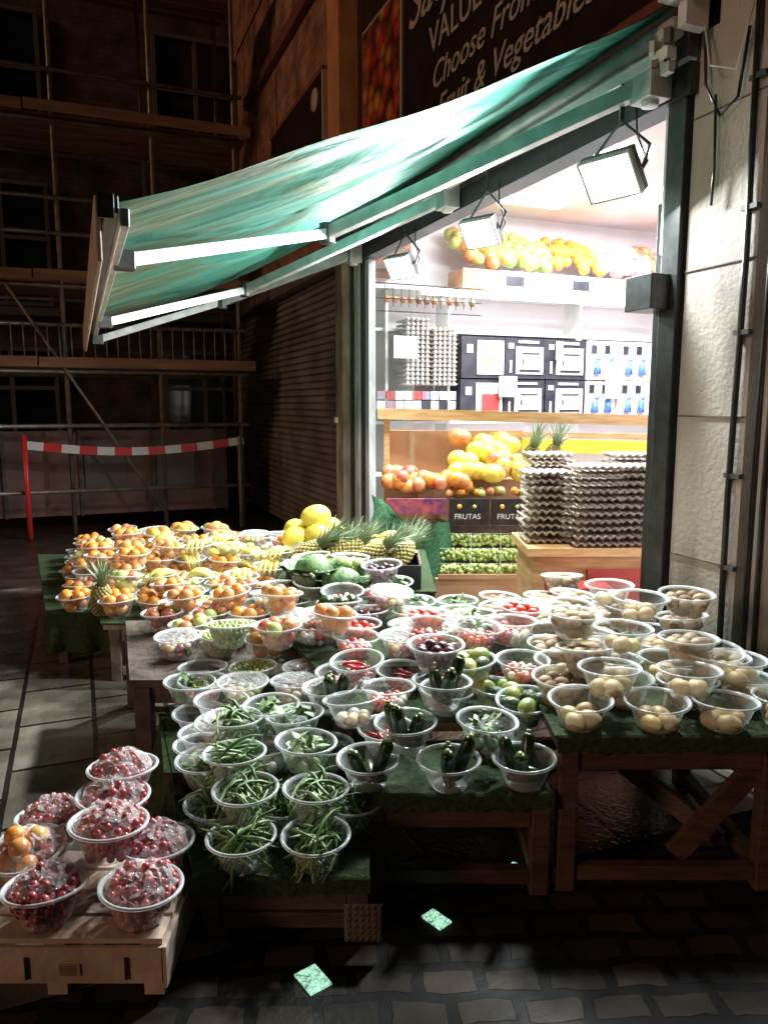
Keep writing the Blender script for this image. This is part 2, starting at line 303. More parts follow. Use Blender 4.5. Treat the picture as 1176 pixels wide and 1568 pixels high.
def g_cabb(b):
    b.ball((0,0,.085),.078,'cabbage',(1,1,.85),jit=.06,nu=14,nv=10)
    for i in range(7):
        a=i*.9; vs=[];fs=[]
        for u in range(5):
            for v in range(5):
                x=(v-2)*.03*math.sin((u+1)/6*math.pi)*1.4; rr=.05+u*.02; vs.append((rr*math.cos(a)-x*math.sin(a)+U(-.004,.004),rr*math.sin(a)+x*math.cos(a)+U(-.004,.004),.06+u*.022-.002*u*u+U(-.006,.006)))
        for u in range(4):
            for v in range(4): fs.append((u*5+v,u*5+v+1,u*5+v+6,u*5+v+5))
        b.add(vs,fs,'cabbage',True)
KINDS={
 'green_beans':g_beans,'courgettes':g_courg,'red_chillies':g_chilli,'bananas':g_banana,'wrapped_grapes':g_grapewrap,'wrapped_peaches':g_peachwrap,'mixed_vegetables':g_mix,'cabbage':g_cabb,'leafy_greens':g_greens,
 'potatoes':round_fruit(.031,['potato','potato','potato3'],.07,(1.25,1,.9)),'brown_potatoes':round_fruit(.03,['potato2','potato2','potato'],.09,(1.3,1,.85),.03),
 'lemons':round_fruit(.03,['lemon','lemon','apple2'],.10,(1.2,1,1)),'oranges':round_fruit(.036,['orange'],.10),'apples':round_fruit(.036,['apple','apple','apple2'],.10,(1,1,.88)),
 'peaches':round_fruit(.037,['mango','orange','apple'],.10,(1,1,.92)),'tomatoes':round_fruit(.027,['tomato'],.085,(1,1,.85)),'plums':round_fruit(.024,['plum'],.07,(1.1,1,1)),
 'kiwis':round_fruit(.026,['kiwi','potato2'],.07,(1.25,1,1)),'garlic':round_fruit(.023,['garlic','garlic','potato'],.06,(1,1,.9)),'onions':round_fruit(.031,['onion','garlic','potato'],.07,(1,1,.9)),
 'avocados':round_fruit(.033,['avocado','avocado','mangog'],.10,(1.4,1,1)),'limes':round_fruit(.024,['mangog','apple2'],.09,(1.2,1,1)),'mangoes':round_fruit(.04,['mango','mangog','melon'],.115,(1.35,1,.9)),
 'green_grapes':round_fruit(.0125,['ggrape'],.09,nu=7,nv=5),'aubergines':round_fruit(.034,['plum','courg'],.095,(1.6,1,1)),
 'radishes':round_fruit(.017,['onion','tomato','garlic'],.065,nu=8,nv=6),'mushrooms':round_fruit(.022,['garlic','potato2'],.06,(1,1,.7),nu=8,nv=6,wrap=1),
}
BM={}
for k,g in KINDS.items():
    BM[k]=[]
    for i in range(3 if k in('green_beans','courgettes','potatoes','wrapped_grapes','bananas','red_chillies') else 2):
        b=MB(); bowlshell(b); g(b); BM[k].append(b.mesh('bowl_of_'+k))
def bowl(kind,s,f,z,sc=1,tilt=.05):
    o=bpy.data.objects.new('bowl_of_'+kind,ch(BM[kind])); scene.collection.objects.link(o)
    o.location=W(s,f,z); o.rotation_euler=(U(-tilt,tilt),U(-tilt,tilt),U(0,6.3)); o.scale=(sc,sc,sc*U(.97,1.04))
def sleft(f): return .291-.404*f
def sright(f): return 2.50-.404*f
zA=.215
L=.078
front=[('green_beans',-.43,2.11,zA),('green_beans',-.205,2.12,zA),('green_beans',-.44,2.25,zA+L),('green_beans',-.22,2.25,zA+L),('green_beans',-.55,2.30,zA),('green_beans',-.33,2.32,zA),
 ('green_beans',-.50,2.38,zA+L*1.7),('leafy_greens',-.27,2.42,zA+L*2.0),('green_beans',-.10,2.32,zA),('leafy_greens',-.62,2.47,zA+L*.9),('garlic',-.66,2.64,.30),('green_beans',-.55,2.60,.30+L),('garlic',-.73,2.84,.30),('garlic',-.63,2.77,.30+L),
 ('leafy_greens',-.42,2.68,.30+L*1.2),('radishes',-.75,2.98,.30+L),
 ('courgettes',-.05,2.34,.355),('courgettes',.215,2.33,.355),('courgettes',.465,2.34,.355),
 ('courgettes',.075,2.40,.355+L+.02),('leafy_greens',.345,2.43,.355+L+.012),('courgettes',.20,2.52,.355+2*L+.04),('plums',.19,2.66,.355+4*L-.03),
 ('potatoes',.65,2.37,.545),('potatoes',.90,2.36,.545),('potatoes',1.12,2.35,.545),('potatoes',1.33,2.38,.545),
 ('potatoes',.765,2.44,.545+L),('potatoes',1.03,2.43,.545+L),('potatoes',.86,2.62,.545+2*L+.01),('brown_potatoes',1.10,2.62,.545+2*L-.03),
 ('brown_potatoes',.72,2.78,.545+2*L+.02),('potatoes',.98,2.80,.545+3*L),('kiwis',1.18,2.86,.545+3*L),('potatoes',1.24,2.55,.545+L)]
for k,s,f,z in front: bowl(k,s,f,z)
def zone(s,f):
    if s>.56: return .545,('C')
    if s>-.12-(f-2.3)*.25: return (.355 if f<2.68 else .435 if f<3.0 else .515),'B'
    return (zA if f<2.5 else .30 if f<2.85 else .38 if f<3.2 else .455),'A'
def kind(z,s,f):
    if z=='A':
        if f<2.62: return ch(['green_beans','garlic','leafy_greens'])
        if f<3.05: return ch(['garlic','mixed_vegetables','mushrooms','radishes','leafy_greens','onions'])
        return ch(['apples','mixed_vegetables','radishes','peaches','green_grapes','apples'])
    if z=='B':
        if s<.12 and f<3.1: return ch(['red_chillies','red_chillies','radishes','courgettes','red_chillies'])
        if f<2.75: return ch(['courgettes','avocados','mixed_vegetables','aubergines'])
        if f<3.1: return ch(['plums','red_chillies','avocados','radishes','aubergines'])
        if s<-.2: return ch(['avocados','radishes','limes','aubergines','courgettes','red_chillies','leafy_greens'])
        return ch(['tomatoes','mushrooms','mixed_vegetables','plums','aubergines','kiwis','radishes','leafy_greens'])
    if f<2.85: return ch(['potatoes','potatoes','kiwis','brown_potatoes'])
    return ch(['kiwis','brown_potatoes','mixed_vegetables','brown_potatoes','onions'])
f=2.56; row=0
while f<4.1:
    s=sleft(f)+.10+(row%2)*.1
    while s<min(sright(f),1.75):
        z,zn=zone(s,f); js=s+U(-.015,.015); jf=f+U(-.015,.015)
        skip=(f<2.6 and .05<s<.35) or (s>.15 and f>3.75)
        if not skip: bowl(kind(zn,s,f),js,jf,z,tilt=.06)
        hi=(s>.1 and f>3.3)
        if R()<(.25 if hi else .66) and s+.1<sright(f) and not skip: bowl(kind(zn,s,f),js+.105,jf+.06,zone(s+.1,f+.06)[0]+L+.012,tilt=.13)
        if R()<.16 and 2.8<f and not hi: bowl(kind(zn,s,f),js+.05,jf+.09,z+2*L+.02,tilt=.1)
        s+=.214
    f+=.195; row+=1
bowl('cabbage',-.38,3.95,.60,1.35); bowl('cabbage',-.22,3.85,.56,1.3)
f=4.32; row=0
while f<6.2:
    s=sleft(f)-.12-(.22 if f>4.55 else 0)
    while s<(-.95 if f<4.7 else -.72 if f<5.4 else -.62):
        edge=s<sleft(f)+.1
        def kf():
            if edge: return ch(['apples','oranges','peaches','radishes'])
            if f<5.1: return ch(['bananas','bananas','lemons','bananas','oranges','peaches'])
            if f<5.5: return ch(['oranges','bananas','limes','mangoes','peaches'])
            return ch(['peaches','apples','oranges','mangoes','mixed_vegetables','radishes'])
        base=.335 if s<sleft(f)-.13 else .36
        for lv in range(3 if 4.6<f<5.9 else 2):
            if lv and R()<.3: break
            bowl(kf(),s+lv*.05+U(-.025,.025),f+lv*.05+U(-.02,.02),base+lv*(L+.010),1.04,tilt=.10)
        s+=.235
    f+=.24; row+=1
for k_,s_,f_,z_ in [('wrapped_grapes',-.94,1.92,.172),('wrapped_grapes',-.685,1.93,.172),('wrapped_peaches',-1.08,2.12,.172),('wrapped_grapes',-.70,2.14,.172),('wrapped_grapes',-.82,2.07,.172+L+.025),('wrapped_grapes',-1.08,2.28,.172),('wrapped_grapes',-.875,2.26,.172+L+.01),('wrapped_grapes',-.87,2.36,.172+1.7*L)]:
    bowl(k_,s_,f_,z_,1.08,.1)
# ---------------------------------------------------------------- stall tables
def table(name,poly,z,legs,rails=True,woodk='wood',turf='turf',lw=.06):
    b=MB(); P=[W(*p) for p in poly]; b.prism(P,z-.045,z-.012,woodk); 
    c=sum((p for p in P),Vector())/len(P)
    P2=[c+(p-c)*1.02 for p in P]; b.prism(P2,z-.010,z,turf) if turf else None
    o=b.obj(name); b=MB()
    for (s,f) in legs: b.beam(W(s,f,0),W(s,f,z-.047),lw,lw,woodk)
    o2=b.obj('legs',o,bevel=.004)
    if rails:
        b=MB()
        for i in range(len(legs)-1):
            (s,f),(s2,f2)=legs[i],legs[i+1]
            d=(W(s2,f2)-W(s,f)).normalized()*(lw/2+.002)
            for zz,hh in((z-.085,.07),(.06,.05)): b.beam(W(s,f,zz)+d,W(s2,f2,zz)-d,.04,hh,woodk)
        b.obj('rails',o,bevel=.003)
    return o
tA=table('low_stall_table',[(-.56,2.06),(-.05,2.06),(-.05,2.52),(-.75,2.52)],zA,[(-.52,2.09),(-.08,2.09)])
tB=table('stall_table',[(-.06,2.285),(.54,2.285),(.54,2.66),(-.06,2.66)],.355,[(-.03,2.30),(.51,2.30),(.51,2.62)])
tC=table('stall_table',[(.56,2.305),(1.40,2.305),(1.5,3.1),(.56,3.1)],.545,[(.60,2.32),(1.26,2.32),(1.26,3.0)])
b=MB(); b.beam(W(.98,2.35,.10),W(1.24,2.35,.42),.03,.07,'wood'); b.beam(W(.64,2.9,.42),W(1.2,2.5,.06),.03,.07,'wood'); b.obj('braces',tC)
table('stall_table',[(-.78,2.53),(-.2,2.53),(-.2,3.04),(-.95,3.04)],.30,[(-.7,2.6),(-.3,2.6)],turf='turf')
table('stall_table',[(-.19,2.67),(.55,2.67),(.55,3.0),(-.19,3.0)],.435,[(-.1,2.9),(.5,2.9)])
table('stall_table',[(-1.08,3.06),(-.28,3.06),(-.45,3.95),(-1.4,3.95)],.455,[(-1.03,3.09),(-.5,3.09),(-.6,3.85),(-1.33,3.85)],woodk='woodd',turf=None,lw=.07)
table('stall_table',[(-.27,3.02),(1.5,3.11),(.8,4.1),(-.7,4.1)],.515,[(-.2,3.2),(1.2,3.3),(.7,4.05)])
table('fruit_table',[(-1.62,4.2),(-.75,4.2),(-.6,6.4),(-2.5,6.4)],.36,[(-1.56,4.24),(-.8,4.24),(-.7,6.3),(-2.4,6.3),(-1.56,4.24)],woodk='woodw',turf='turf')
table('fruit_table',[(-2.08,4.50),(-1.76,4.50),(-2.53,6.3),(-2.95,6.3)],.335,[(-2.0,4.55),(-2.8,6.2)],woodk='woodd',turf='turf',rails=False)
def drape(name,p,q,z0,z1,k,n=26,out=(-1,0),amp=.018):
    b=MB(); vs=[];fs=[]; m=6
    for i in range(n+1):
        t=i/n; a=Vector(p).lerp(Vector(q),t)
        for j in range(m+1):
            u=j/m; w=amp*u*math.sin(i*1.1+.6*math.sin(i*.5))+.05*u; vs.append((a.x+out[0]*w,a.y+out[1]*w,(z0 if not callable(z0) else z0(t))*(1-u)+z1*u+U(-.006,.006)*u))
    for i in range(n):
        for j in range(m): a=i*(m+1)+j; fs.append((a,a+1,a+m+2,a+m+1))
    b.add(vs,fs,k,True); return b.obj(name)
drape('green_turf_cloth',W(-.575,2.05),W(-.95,3.04),lambda t:.215+.09*(t>.45),.03,'turf',amp=.03)
drape('green_turf_cloth',W(-2.09,4.48),W(-1.70,4.48),.335,.10,'turf',n=12,out=(0,-1),amp=.03)
b=MB()
def lip(s0,s1,f,z):
    n=30; vs=[];fs=[]
    for i in range(n+1):
        s_=s0+(s1-s0)*i/n; vs+= [W(s_,f,z+.001),W(s_,f-.012,z-.006),W(s_,f-.014+.004*math.sin(i),z-.045-.018*R())]
    for i in range(n):
        a=i*3; fs+= [(a,a+1,a+4,a+3),(a+1,a+2,a+5,a+4)]
    b.add(vs,fs,'turf',True)
lip(-.575,-.04,2.055,zA); lip(-.07,.55,2.28,.355); lip(.56,1.42,2.30,.545); b.obj('green_turf_cloth')
b=MB()
def sfbox(b,s0,s1,f0,f1,z0,z1,k): b.prism([W(s0,f0),W(s1,f0),W(s1,f1),W(s0,f1)],z0,z1,k)
for i in range(4): sfbox(b,-1.18,-.60,1.85+i*.105,1.94+i*.105,.155,.170,'crate')
for s0 in(-1.18,-.92,-.655):
    sfbox(b,s0,s0+.055,1.852,2.25,.10,.153,'crate'); sfbox(b,s0,s0+.055,1.852,1.90,.0,.098,'crate'); sfbox(b,s0,s0+.055,2.2,2.25,0,.098,'crate')
sfbox(b,-1.18,-.60,1.838,1.85,.045,.152,'crate'); sfbox(b,-.60,-.588,1.84,2.25,.03,.152,'crate')
for s0 in(-.97,-.70): sfbox(b,s0,s0+.008,1.832,1.8378,.06,.125,'black')
sfbox(b,-.88,-.82,1.834,1.8378,.07,.105,'card')
for i in range(5): sfbox(b,-.875,-.83,1.832,1.8338,.074+i*.006,.077+i*.006,'stain')
b.obj('wooden_crate',bevel=.003)
def eggtray(b,s0,f0,z,w=.29,n=6,k='egg'):
    vs=[];fs=[]; g=2*n
    for i in range(g+1):
        for j in range(g+1):
            zz=z+(.036 if (i%2==0 and j%2==0) else 0 if(i%2 and j%2) else .022); vs.append(W(s0+i*w/g,f0+j*w/g,zz))
    for i in range(g):
        for j in range(g): a=i*(g+1)+j; fs.append((a,a+1,a+g+2,a+g+1))
    b.add(vs,fs,k,True)
b=MB(); g=12; vs=[];fs=[]
for i in range(g+1):
    for j in range(g+1): vs.append(W(-.115+i*.11/g,2.0-(.014 if(i%2 and j%2) else 0),.045+j*.12/g))
for i in range(g):
    for j in range(g): a=i*(g+1)+j; fs.append((a,a+1,a+g+2,a+g+1))
b.add(vs,fs,'woodd',True); b.obj('egg_tray_scrap')
# ---------------------------------------------------------------- pineapples, melons
def pineapple(s,f,z,ang,lean=1.2,sc=1):
    b=MB(); rt=Matrix.Rotation(0,3,'Z')
    n=12
    for i in range(13):
        zz=-.085+i*.0142; r=.055*math.sqrt(max(.08,1-(zz/.105)**2))
        for j in range(n):
            t=2*math.pi*(j+.5*(i%2))/n; b.ball((r*math.cos(t),r*math.sin(t),zz),.0125,ch(['pine1','pine2']),nu=5,nv=4,rot=rt)
    b.ball((0,0,0),.056,'pine1',(1,1,1.6))
    for i in range(40):
        t=i*2.4; k=i/40; o=.02*(1-k)+.004; d=Vector((math.cos(t),math.sin(t),0)); L2=.08+.12*k; ou=1.1*(1-k)+.12
        pts=[Vector((0,0,.09))+d*o+d*ou*L2*u*u*.8+Vector((0,0,L2*u)) for u in(0,.5,1)]; q=Vector((-d.y,d.x,0)); ww=[.009,.007,.001]; vs=[]
        for p,w in zip(pts,ww): vs+= [p-q*w,p+q*w]
        b.add(vs,[(0,1,3,2),(2,3,5,4)],'pleaf',True)
    o=b.obj('pineapple',loc=W(s,f,z),rot=(lean*math.cos(ang),lean*math.sin(ang),0)); o.scale=(sc,)*3
def tray(name,s0,s1,f0,f1,z0,h,k='card'):
    b=MB(); t=.01
    sfbox(b,s0,s1,f0,f1,z0,z0+.01,k); sfbox(b,s0,s1,f0,f0+t,z0+.011,z0+h,k); sfbox(b,s0,s1,f1-t,f1,z0+.011,z0+h,k)
    sfbox(b,s0,s0+t,f0+t+.001,f1-t-.001,z0+.011,z0+h*.92,k); sfbox(b,s1-t,s1,f0+t+.001,f1-t-.001,z0+.011,z0+h*.92,k); return b.obj(name)
tray('pineapple_box',-.58,-.20,4.35,4.75,.52,.14,'cardb'); tray('pineapple_box',-.18,.22,4.35,4.75,.52,.14,'cardb')
table('produce_stand',[(-.66,4.32),(.30,4.32),(.30,5.6),(-.66,5.6)],.515,[(-.6,4.36),(.25,4.36),(.25,5.5),(-.6,5.5)],turf='turf')
for s_,f_,a in[(-.48,4.47,1.4),(-.30,4.5,1.9),(-.08,4.46,1.2),(.10,4.52,2.0),(-.42,4.62,.8),(0.02,4.66,1.5),(-.22,4.55,1.7)]: pineapple(s_,f_,.69,a,U(.9,1.5),1.15)
pineapple(-1.70,4.40,.44,.4,.2)
tray('melon_box',-.66,-.26,5.0,5.4,.54,.14,'cardw'); b=MB(); sfbox(b,-.66,.25,4.98,5.45,.518,.538,'card'); b.obj('cardboard_sheet')
b=MB()
for s_,f_,z_ in[(-.60,5.08,.70),(-.45,5.06,.72),(-.33,5.12,.70),(-.52,5.2,.73),(-.38,5.22,.74),(-.47,5.12,.84),(-.62,5.25,.72)]: b.ball(W(s_,f_,z_),.082,'melon',(1,1,1.3),nu=16,nv=12,rot=Matrix.Rotation(U(0,6),3,'Z')@Matrix.Rotation(1.4,3,'X'))
b.obj('melon_pile')
for s_ in(-.12,.05): bowl('bananas',s_,5.1,.58,1.2); bowl('bananas',s_+.03,4.95,.56,1.2)
# ---------------------------------------------------------------- doorway fruit stand
st=empty('doorway_fruit_stand')
b=MB(); 
sfbox(b,.40,1.15,5.72,6.5,0,.26,'card'); sfbox(b,.02,1.15,5.98,6.5,.262,.64,'woodd'); sfbox(b,.0,1.15,6.3,6.55,.642,.98,'card'); b.obj('steps',st)
b=MB()
for k in range(900): 
    lv=ch([0,1,2]); b.ball(W(U(.45,1.12),5.74+lv*.08+U(0,.08),.31+lv*.105+U(-.03,.045)),.017,'ggrape',nu=7,nv=5)
b.obj('green_grape_punnets',st)
b=MB(); sfbox(b,.42,1.14,5.70,5.712,.262,.30,'card')
for lv in range(3): sfbox(b,.44,1.13,5.735+lv*.08,5.737+lv*.08,.376+lv*.105,.380+lv*.105,'rim')
for s_ in(.67,.90): sfbox(b,s_,s_+.008,5.73,5.735,.30,.62,'rim')
b.obj('grape_tray_edges',st)
for i,(s0,s1) in enumerate([(.52,.84),(.86,1.16)]):
    b=MB(); sfbox(b,s0,s1,5.93,5.975,.65,.86,'cardb'); b.obj('black_fruit_box',st)
    cu=bpy.data.curves.new('box_print','FONT'); cu.body='FRUTAS'; cu.size=.06; cu.extrude=.001; cu.materials.append(M['cardw']); o=bpy.data.objects.new('box_print',cu); scene.collection.objects.link(o); o.parent=st
    o.location=W(s0+.04,5.926,.70); o.rotation_euler=(math.pi/2,0,-math.radians(22))
    b=MB(); b.ball(W(s0+.08,5.928,.80),.02,'orange',rot=Matrix.Identity(3)); b.ball(W(s0+.2,5.928,.80),.016,'apple2',rot=Matrix.Identity(3)); b.obj('box_motif',st)
b=MB(); sfbox(b,.02,.5,5.93,5.97,.74,.86,'cardp'); b.obj('purple_fruit_box',st)
b=MB()
for k in range(26): b.ball(W(.52+.6*R(),5.99+U(0,.12),.89+U(0,.03)),.032,ch(['orange','apple2','mango']))
for k in range(46): b.ball(W(U(.03,.66),U(6.02,6.25),.92+U(0,.10)+.05*R()),.065,ch(['mango','orange','mango','apple']),(1.1,1,.95))
b.obj('mangoes',st)
b=MB()
for k in range(44): 
    q=R(); b.ball(W(.60+.52*R(),6.08+.36*q,1.02+.30*q+U(-.01,.03)),.078,ch(['melon','melon','melon','mango']),(1.2,1,.95),nu=12,nv=9)
b.obj('yellow_melons',st)
b=MB(); sfbox(b,.03,1.2,6.56,6.58,.9,1.38,'card'); sfbox(b,.0,.05,6.50,6.55,.6,1.56,'pine'); b.beam(W(-.05,6.48,1.53),W(2.35,6.3,1.47),.05,.09,'pine'); b.beam(W(.0,6.6,1.36),W(2.3,6.55,1.33),.04,.05,'pine'); b.obj('timber_rail',st)
b=MB(); b.beam(W(1.2,6.7,1.25),W(2.4,6.7,1.22),.02,.12,'yellow'); sfbox(b,1.2,2.6,6.72,6.75,.5,1.2,'pinkwall'); b.obj('yellow_counter',st)
b=MB(); vs=[];fs=[]; n=22;m=12
for i in range(n+1):
    for j in range(m+1):
        t=i/n;u=j/m; s_=-.10+.62*t; zt=.90-.10*math.sin(t*3.1)-.24*t+.03*math.sin(t*9); zb=.55-.45*max(0,t-.35)/.65
        vs.append(W(s_+.02*math.sin(u*5),5.90-.08*u-.06*math.sin(t*16+u)*(.3+u)+U(-.008,.008),zt*(1-u)+zb*u+U(-.008,.008)))
for i in range(n):
    for j in range(m): a=i*(m+1)+j; fs.append((a,a+1,a+m+2,a+m+1))
b.add(vs,fs,'turf2',True); b.obj('turf_cover',st)
pineapple(1.2,6.2,1.16,.2,.4,1.2); pineapple(1.38,6.2,1.16,1,.3,1.2)
b=MB()
for (s0,f0,n) in[(.87,4.55,10),(1.14,4.42,11),(1.42,4.44,11),(1.44,4.75,12),(.95,4.85,12)]:
    for i in range(n): eggtray(b,s0+U(-.012,.012),f0+U(-.012,.012),.752+i*.046+U(-.003,.003))
b.obj('egg_tray_stack')
b=MB(); sfbox(b,.86,1.72,4.42,5.0,.70,.75,'pine'); sfbox(b,.90,1.68,4.46,4.98,.0,.698,'pine'); sfbox(b,.9,1.68,4.44,4.458,.12,.16,'woodd'); sfbox(b,1.22,1.66,4.40,4.45,.2,.62,'cardr'); b.obj('egg_counter')
b=MB(); sfbox(b,.95,1.3,4.15,4.35,.0,.57,'cardr'); b.obj('red_box')
# ---------------------------------------------------------------- shop building
shop=empty('grocery_shop'); X=2.6
b=MB()
b.box((X+.12,2.575,1.75),(.24,.39,3.5),'pillar'); b.box((X+.16,2.34,1.75),(.2,.08,3.5),'black'); b.box((X+.10,1.95,1.75),(.22,.68,3.5),'pillar')
for zz in(.9,1.55,2.2,2.85): b.box((X-.002,2.575,zz),(.006,.388,.006),'stain')
b.obj('corner_pilaster',shop)
b=MB()
for y_,r in((2.42,.014),(2.30,.008),(2.24,.012)): b.tube([(X-.02,y_,.3),(X-.02,y_+.01,1.2),(X-.02,y_-.005,2.2),(X-.02,y_+.012,3.5)],r,'black',7)
for zz in(.9,1.3,1.9,2.4,2.9): b.box((X-.015,2.41,zz),(.03,.08,.02),'dgrey')
b.tube([(X-.03,2.7,3.2),(X-.05,2.66,2.95),(X-.04,2.58,2.8),(X-.03,2.5,2.85),(X-.03,2.46,3.1)],.007,'black',6)
b.tube([(X-.05,2.7,3.25),(X-.09,2.6,3.0),(X-.05,2.5,2.95),(X-.02,2.42,3.3)],.005,'white',6)
b.tube([(X-.03,2.62,2.9),(X-.035,2.60,2.6),(X-.03,2.61,2.45)],.006,'black',6)
b.obj('cables',shop)
b=MB(); b.box((X+.03,2.845,1.5),(.12,.11,3.0),'black'); b.box((X+.05,2.96,1.3),(.05,.08,2.5),'black'); b.box((X-.06,2.92,2.12),(.16,.18,.16),'black')
b.box((X+.0,2.915,2.75),(.04,.02,.9),'steel'); b.obj('shutter_guide_post',shop,bevel=.004)
b=MB(); b.box((X+.02,5.1,3.02),(.14,4.7,.13),'black'); b.box((X-.02,5.1,3.15),(.10,4.7,.10),'dgrey'); b.box((X+.2,5.1,3.32),(.4,4.9,.24),'dgrey'); b.obj('window_header',shop)
b=MB(); b.box((X+.03,6.86,1.5),(.07,.10,2.95),'frame'); b.box((X+.03,6.97,1.5),(.10,.04,2.95),'black'); b.box((X+.0,7.06,1.5),(.08,.12,2.95),'frame'); b.box((X+.02,7.16,1.5),(.16,.05,2.95),'black'); b.box((X-.02,7.32,1.6),(.22,.22,3.2),'jamb'); b.box((X-.16,7.34,1.45),(.03,.06,.06),'white')
b.obj('door_frame',shop,bevel=.003)
b=MB(); b.box((X+.06,6.35,1.55),(.012,.9,2.7),'glass'); b.obj('glass_door',shop)
b=MB(); b.box((5.3,7.80,1.9),(5.4,.1,3.8),'pinkwall'); b.box((8.0,4.6,1.9),(.1,6.3,3.8),'pinkwall'); b.box((5.3,4.9,3.75),(5.2,5.7,.06),'ceil'); b.box((5.3,2.05,1.9),(5.2,.1,3.8),'pinkwall'); b.box((5.3,4.9,.012),(5.2,5.7,.02),'floorin')
b.obj('interior',shop)
b=MB()
for (cx,cy,l,w) in((3.9,5.5,1.3,.35),(5.2,4.3,1.3,.6),(5.4,6.3,2.2,.3),(4.4,7.05,1.0,.2)): b.box((cx,cy,3.70),(l,w,.03),'tube')
b.box((4.9,7.12,2.74),(3.2,.08,.05),'tube'); b.obj('ceiling_lights',shop)
sh=empty('shop_shelving')
b=MB()
for zz,dep in((1.44,.45),(2.80,.5),(2.40,.3),(.9,.45)): b.box((5.0,7.70-dep/2,zz-.02),(4.4,dep,.03),'white')
for xx in(3.0,3.72,5.4,7.0): b.box((xx,7.5,1.4),(.03,.3,2.8),'white')
b.obj('shelves',sh)
def applbox(x0,x1,z0,z1,st_):
    b=MB(); y0=7.22+U(-.02,.02); b.box(((x0+x1)/2,y0+.2,(z0+z1)/2),(x1-x0-.012,.36,z1-z0-.008),'darkprint' if st_!=2 else 'cardw'); w=x1-x0;h=z1-z0
    yy=y0+.012
    if st_==0:
        b.box((x0+w*.58,yy,z0+h*.45),(w*.66,.012,h*.66),'grey')
        b.box((x0+w*.59,yy-.010,z0+h*.42),(w*.46,.022,h*.36),'cardw'); b.box((x0+w*.59,yy-.015,z0+h*.62),(w*.40,.03,h*.035),'cardb'); b.box((x0+w*.59,yy-.006,z0+h*.20),(w*.50,.02,h*.04),'cardb')
        b.box((x0+w*.13,yy,z0+h*.8),(w*.12,.01,h*.12),'cardw'); b.box((x0+w*.13,yy,z0+h*.3),(w*.05,.01,h*.3),'grey'); b.box((x0+w*.40,yy-.02,z0+h*.42),(w*.05,.01,h*.14),'dgrey')
        b.box((x0+w*.55,yy,z0+h*.90),(w*.5,.01,h*.06),'grey')
    elif st_==1:
        b.box((x0+w*.65,yy,z0+h*.5),(w*.6,.012,h*.8),'cardw'); b.box((x0+w*.68,yy-.006,z0+h*.42),(w*.4,.016,h*.42),'cardr' if z0<1.7 else 'pine'); b.box((x0+w*.18,yy,z0+h*.7),(w*.14,.01,h*.2),'grey')
    else:
        for i in range(2):
            cx=x0+w*(.3+.42*i); b.box((cx-.04,yy,z0+h*.78),(w*.16,.01,h*.22),'darkprint'); b.tube([(cx,yy-.01,z0+h*.15),(cx,yy-.01,z0+h*.5)],[.05,.03],'blue',8); b.ball((cx+.03,yy-.01,z0+h*.6),.045,'grey',nu=8,nv=6)
    b.obj('appliance_carton',sh)
xs=[3.80,4.34,4.87,5.42,5.86,6.32,6.8]
for r,(z0,z1) in enumerate(((1.45,1.88),(1.885,2.33))):
    for i in range(6): applbox(xs[i],xs[i+1],z0,z1,[1,0,0,2,2,2][i])
b=MB(); b.box((4.35,7.17,1.80),(.22,.01,.22),'cardw'); b.box((5.75,7.17,1.86),(.22,.01,.36),'cardw'); b.box((5.0,7.17,2.2),(.09,.01,.2),'cardw'); b.box((3.1,7.1,2.18),(.25,.01,.22),'cardw'); b.obj('price_notices',sh)
b=MB()
def wtray(b,x,z,w=.3,k='egg'):
    g=10; vs=[];fs=[]
    for i in range(g+1):
        for j in range(g+1): vs.append((x+i*w/g,7.15+j*w/g,z+(.03 if(i%2==0 and j%2==0) else 0 if (i%2 and j%2) else .015)))
    for i in range(g):
        for j in range(g): a=i*(g+1)+j; fs.append((a,a+1,a+g+2,a+g+1))
    b.add(vs,fs,k)
for x_ in(3.12,3.43):
    for i in range(15 if x_<3.2 else 13): 
        wtray(b,x_+U(-.01,.01),1.80+i*.046,k='egg')
        for e in range(5): b.ball((x_+.04+e*.055,7.17,1.825+i*.046),.02,'cardw',nu=6,nv=5)
b.obj('egg_cartons',sh)
b=MB()
for r in range(3):
    for i in range(9): b.box((2.86+i*.10,7.2,1.50+r*.1),(.09,.1,.085),ch(['cardr','grey','cardw','tealp','cardw','grey','darkprint']))
b.obj('packaged_goods',sh)
b=MB()
for i in range(12): b.tube([(2.8+i*.085,6.9,2.55),(2.8+i*.085,6.9,2.75)],.004,'black',5); b.ball((2.84+i*.085,6.95,2.62),.035,ch(['potato2','garlic','mango']))
for zz in(2.5,2.62,2.76): b.tube([(2.7,6.9,zz),(3.85,6.9,zz)],.006,'black',5)
b.obj('wire_basket_rack',sh)
b=MB()
for i in range(7): b.box((3.95+i*.42,7.28,2.90),(.40,.34,.20),['card','cardw','grey','cardw','grey','cardw','card'][i])
for i in range(7): b.box((3.95+i*.42,7.105,2.90),(.22,.008,.10),['grey','darkprint','cardw','darkprint','cardw','grey','cardw'][i])
b.obj('fruit_cartons',sh)
b=MB()
for i in range(230):
    x=U(3.8,6.9); q=R(); k=('mango' if R()<.35 else 'mangog') if x<4.35 else 'mangog' if x<4.9 else 'orange' if x<5.55 else ch(['garlic','cardw','onion']) if x<6.2 else 'apple'
    b.ball((x,7.14+.42*q,3.06+.36*q+U(0,.05)),.075 if k!='orange' else .06,k,(1.1,1,.95))
b.obj('fruit_display',sh)
b=MB()
for z_ in(.6,1.1,1.6,2.1): b.box((7.7,5,z_),(.4,4.5,.03),'white')
for i in range(60): b.box((7.6,3+i%15*.28,.7+(i//15)*.5),(.2,.22,U(.2,.34)),ch(['cardr','blue','cardw','card','tealp','darkprint']))
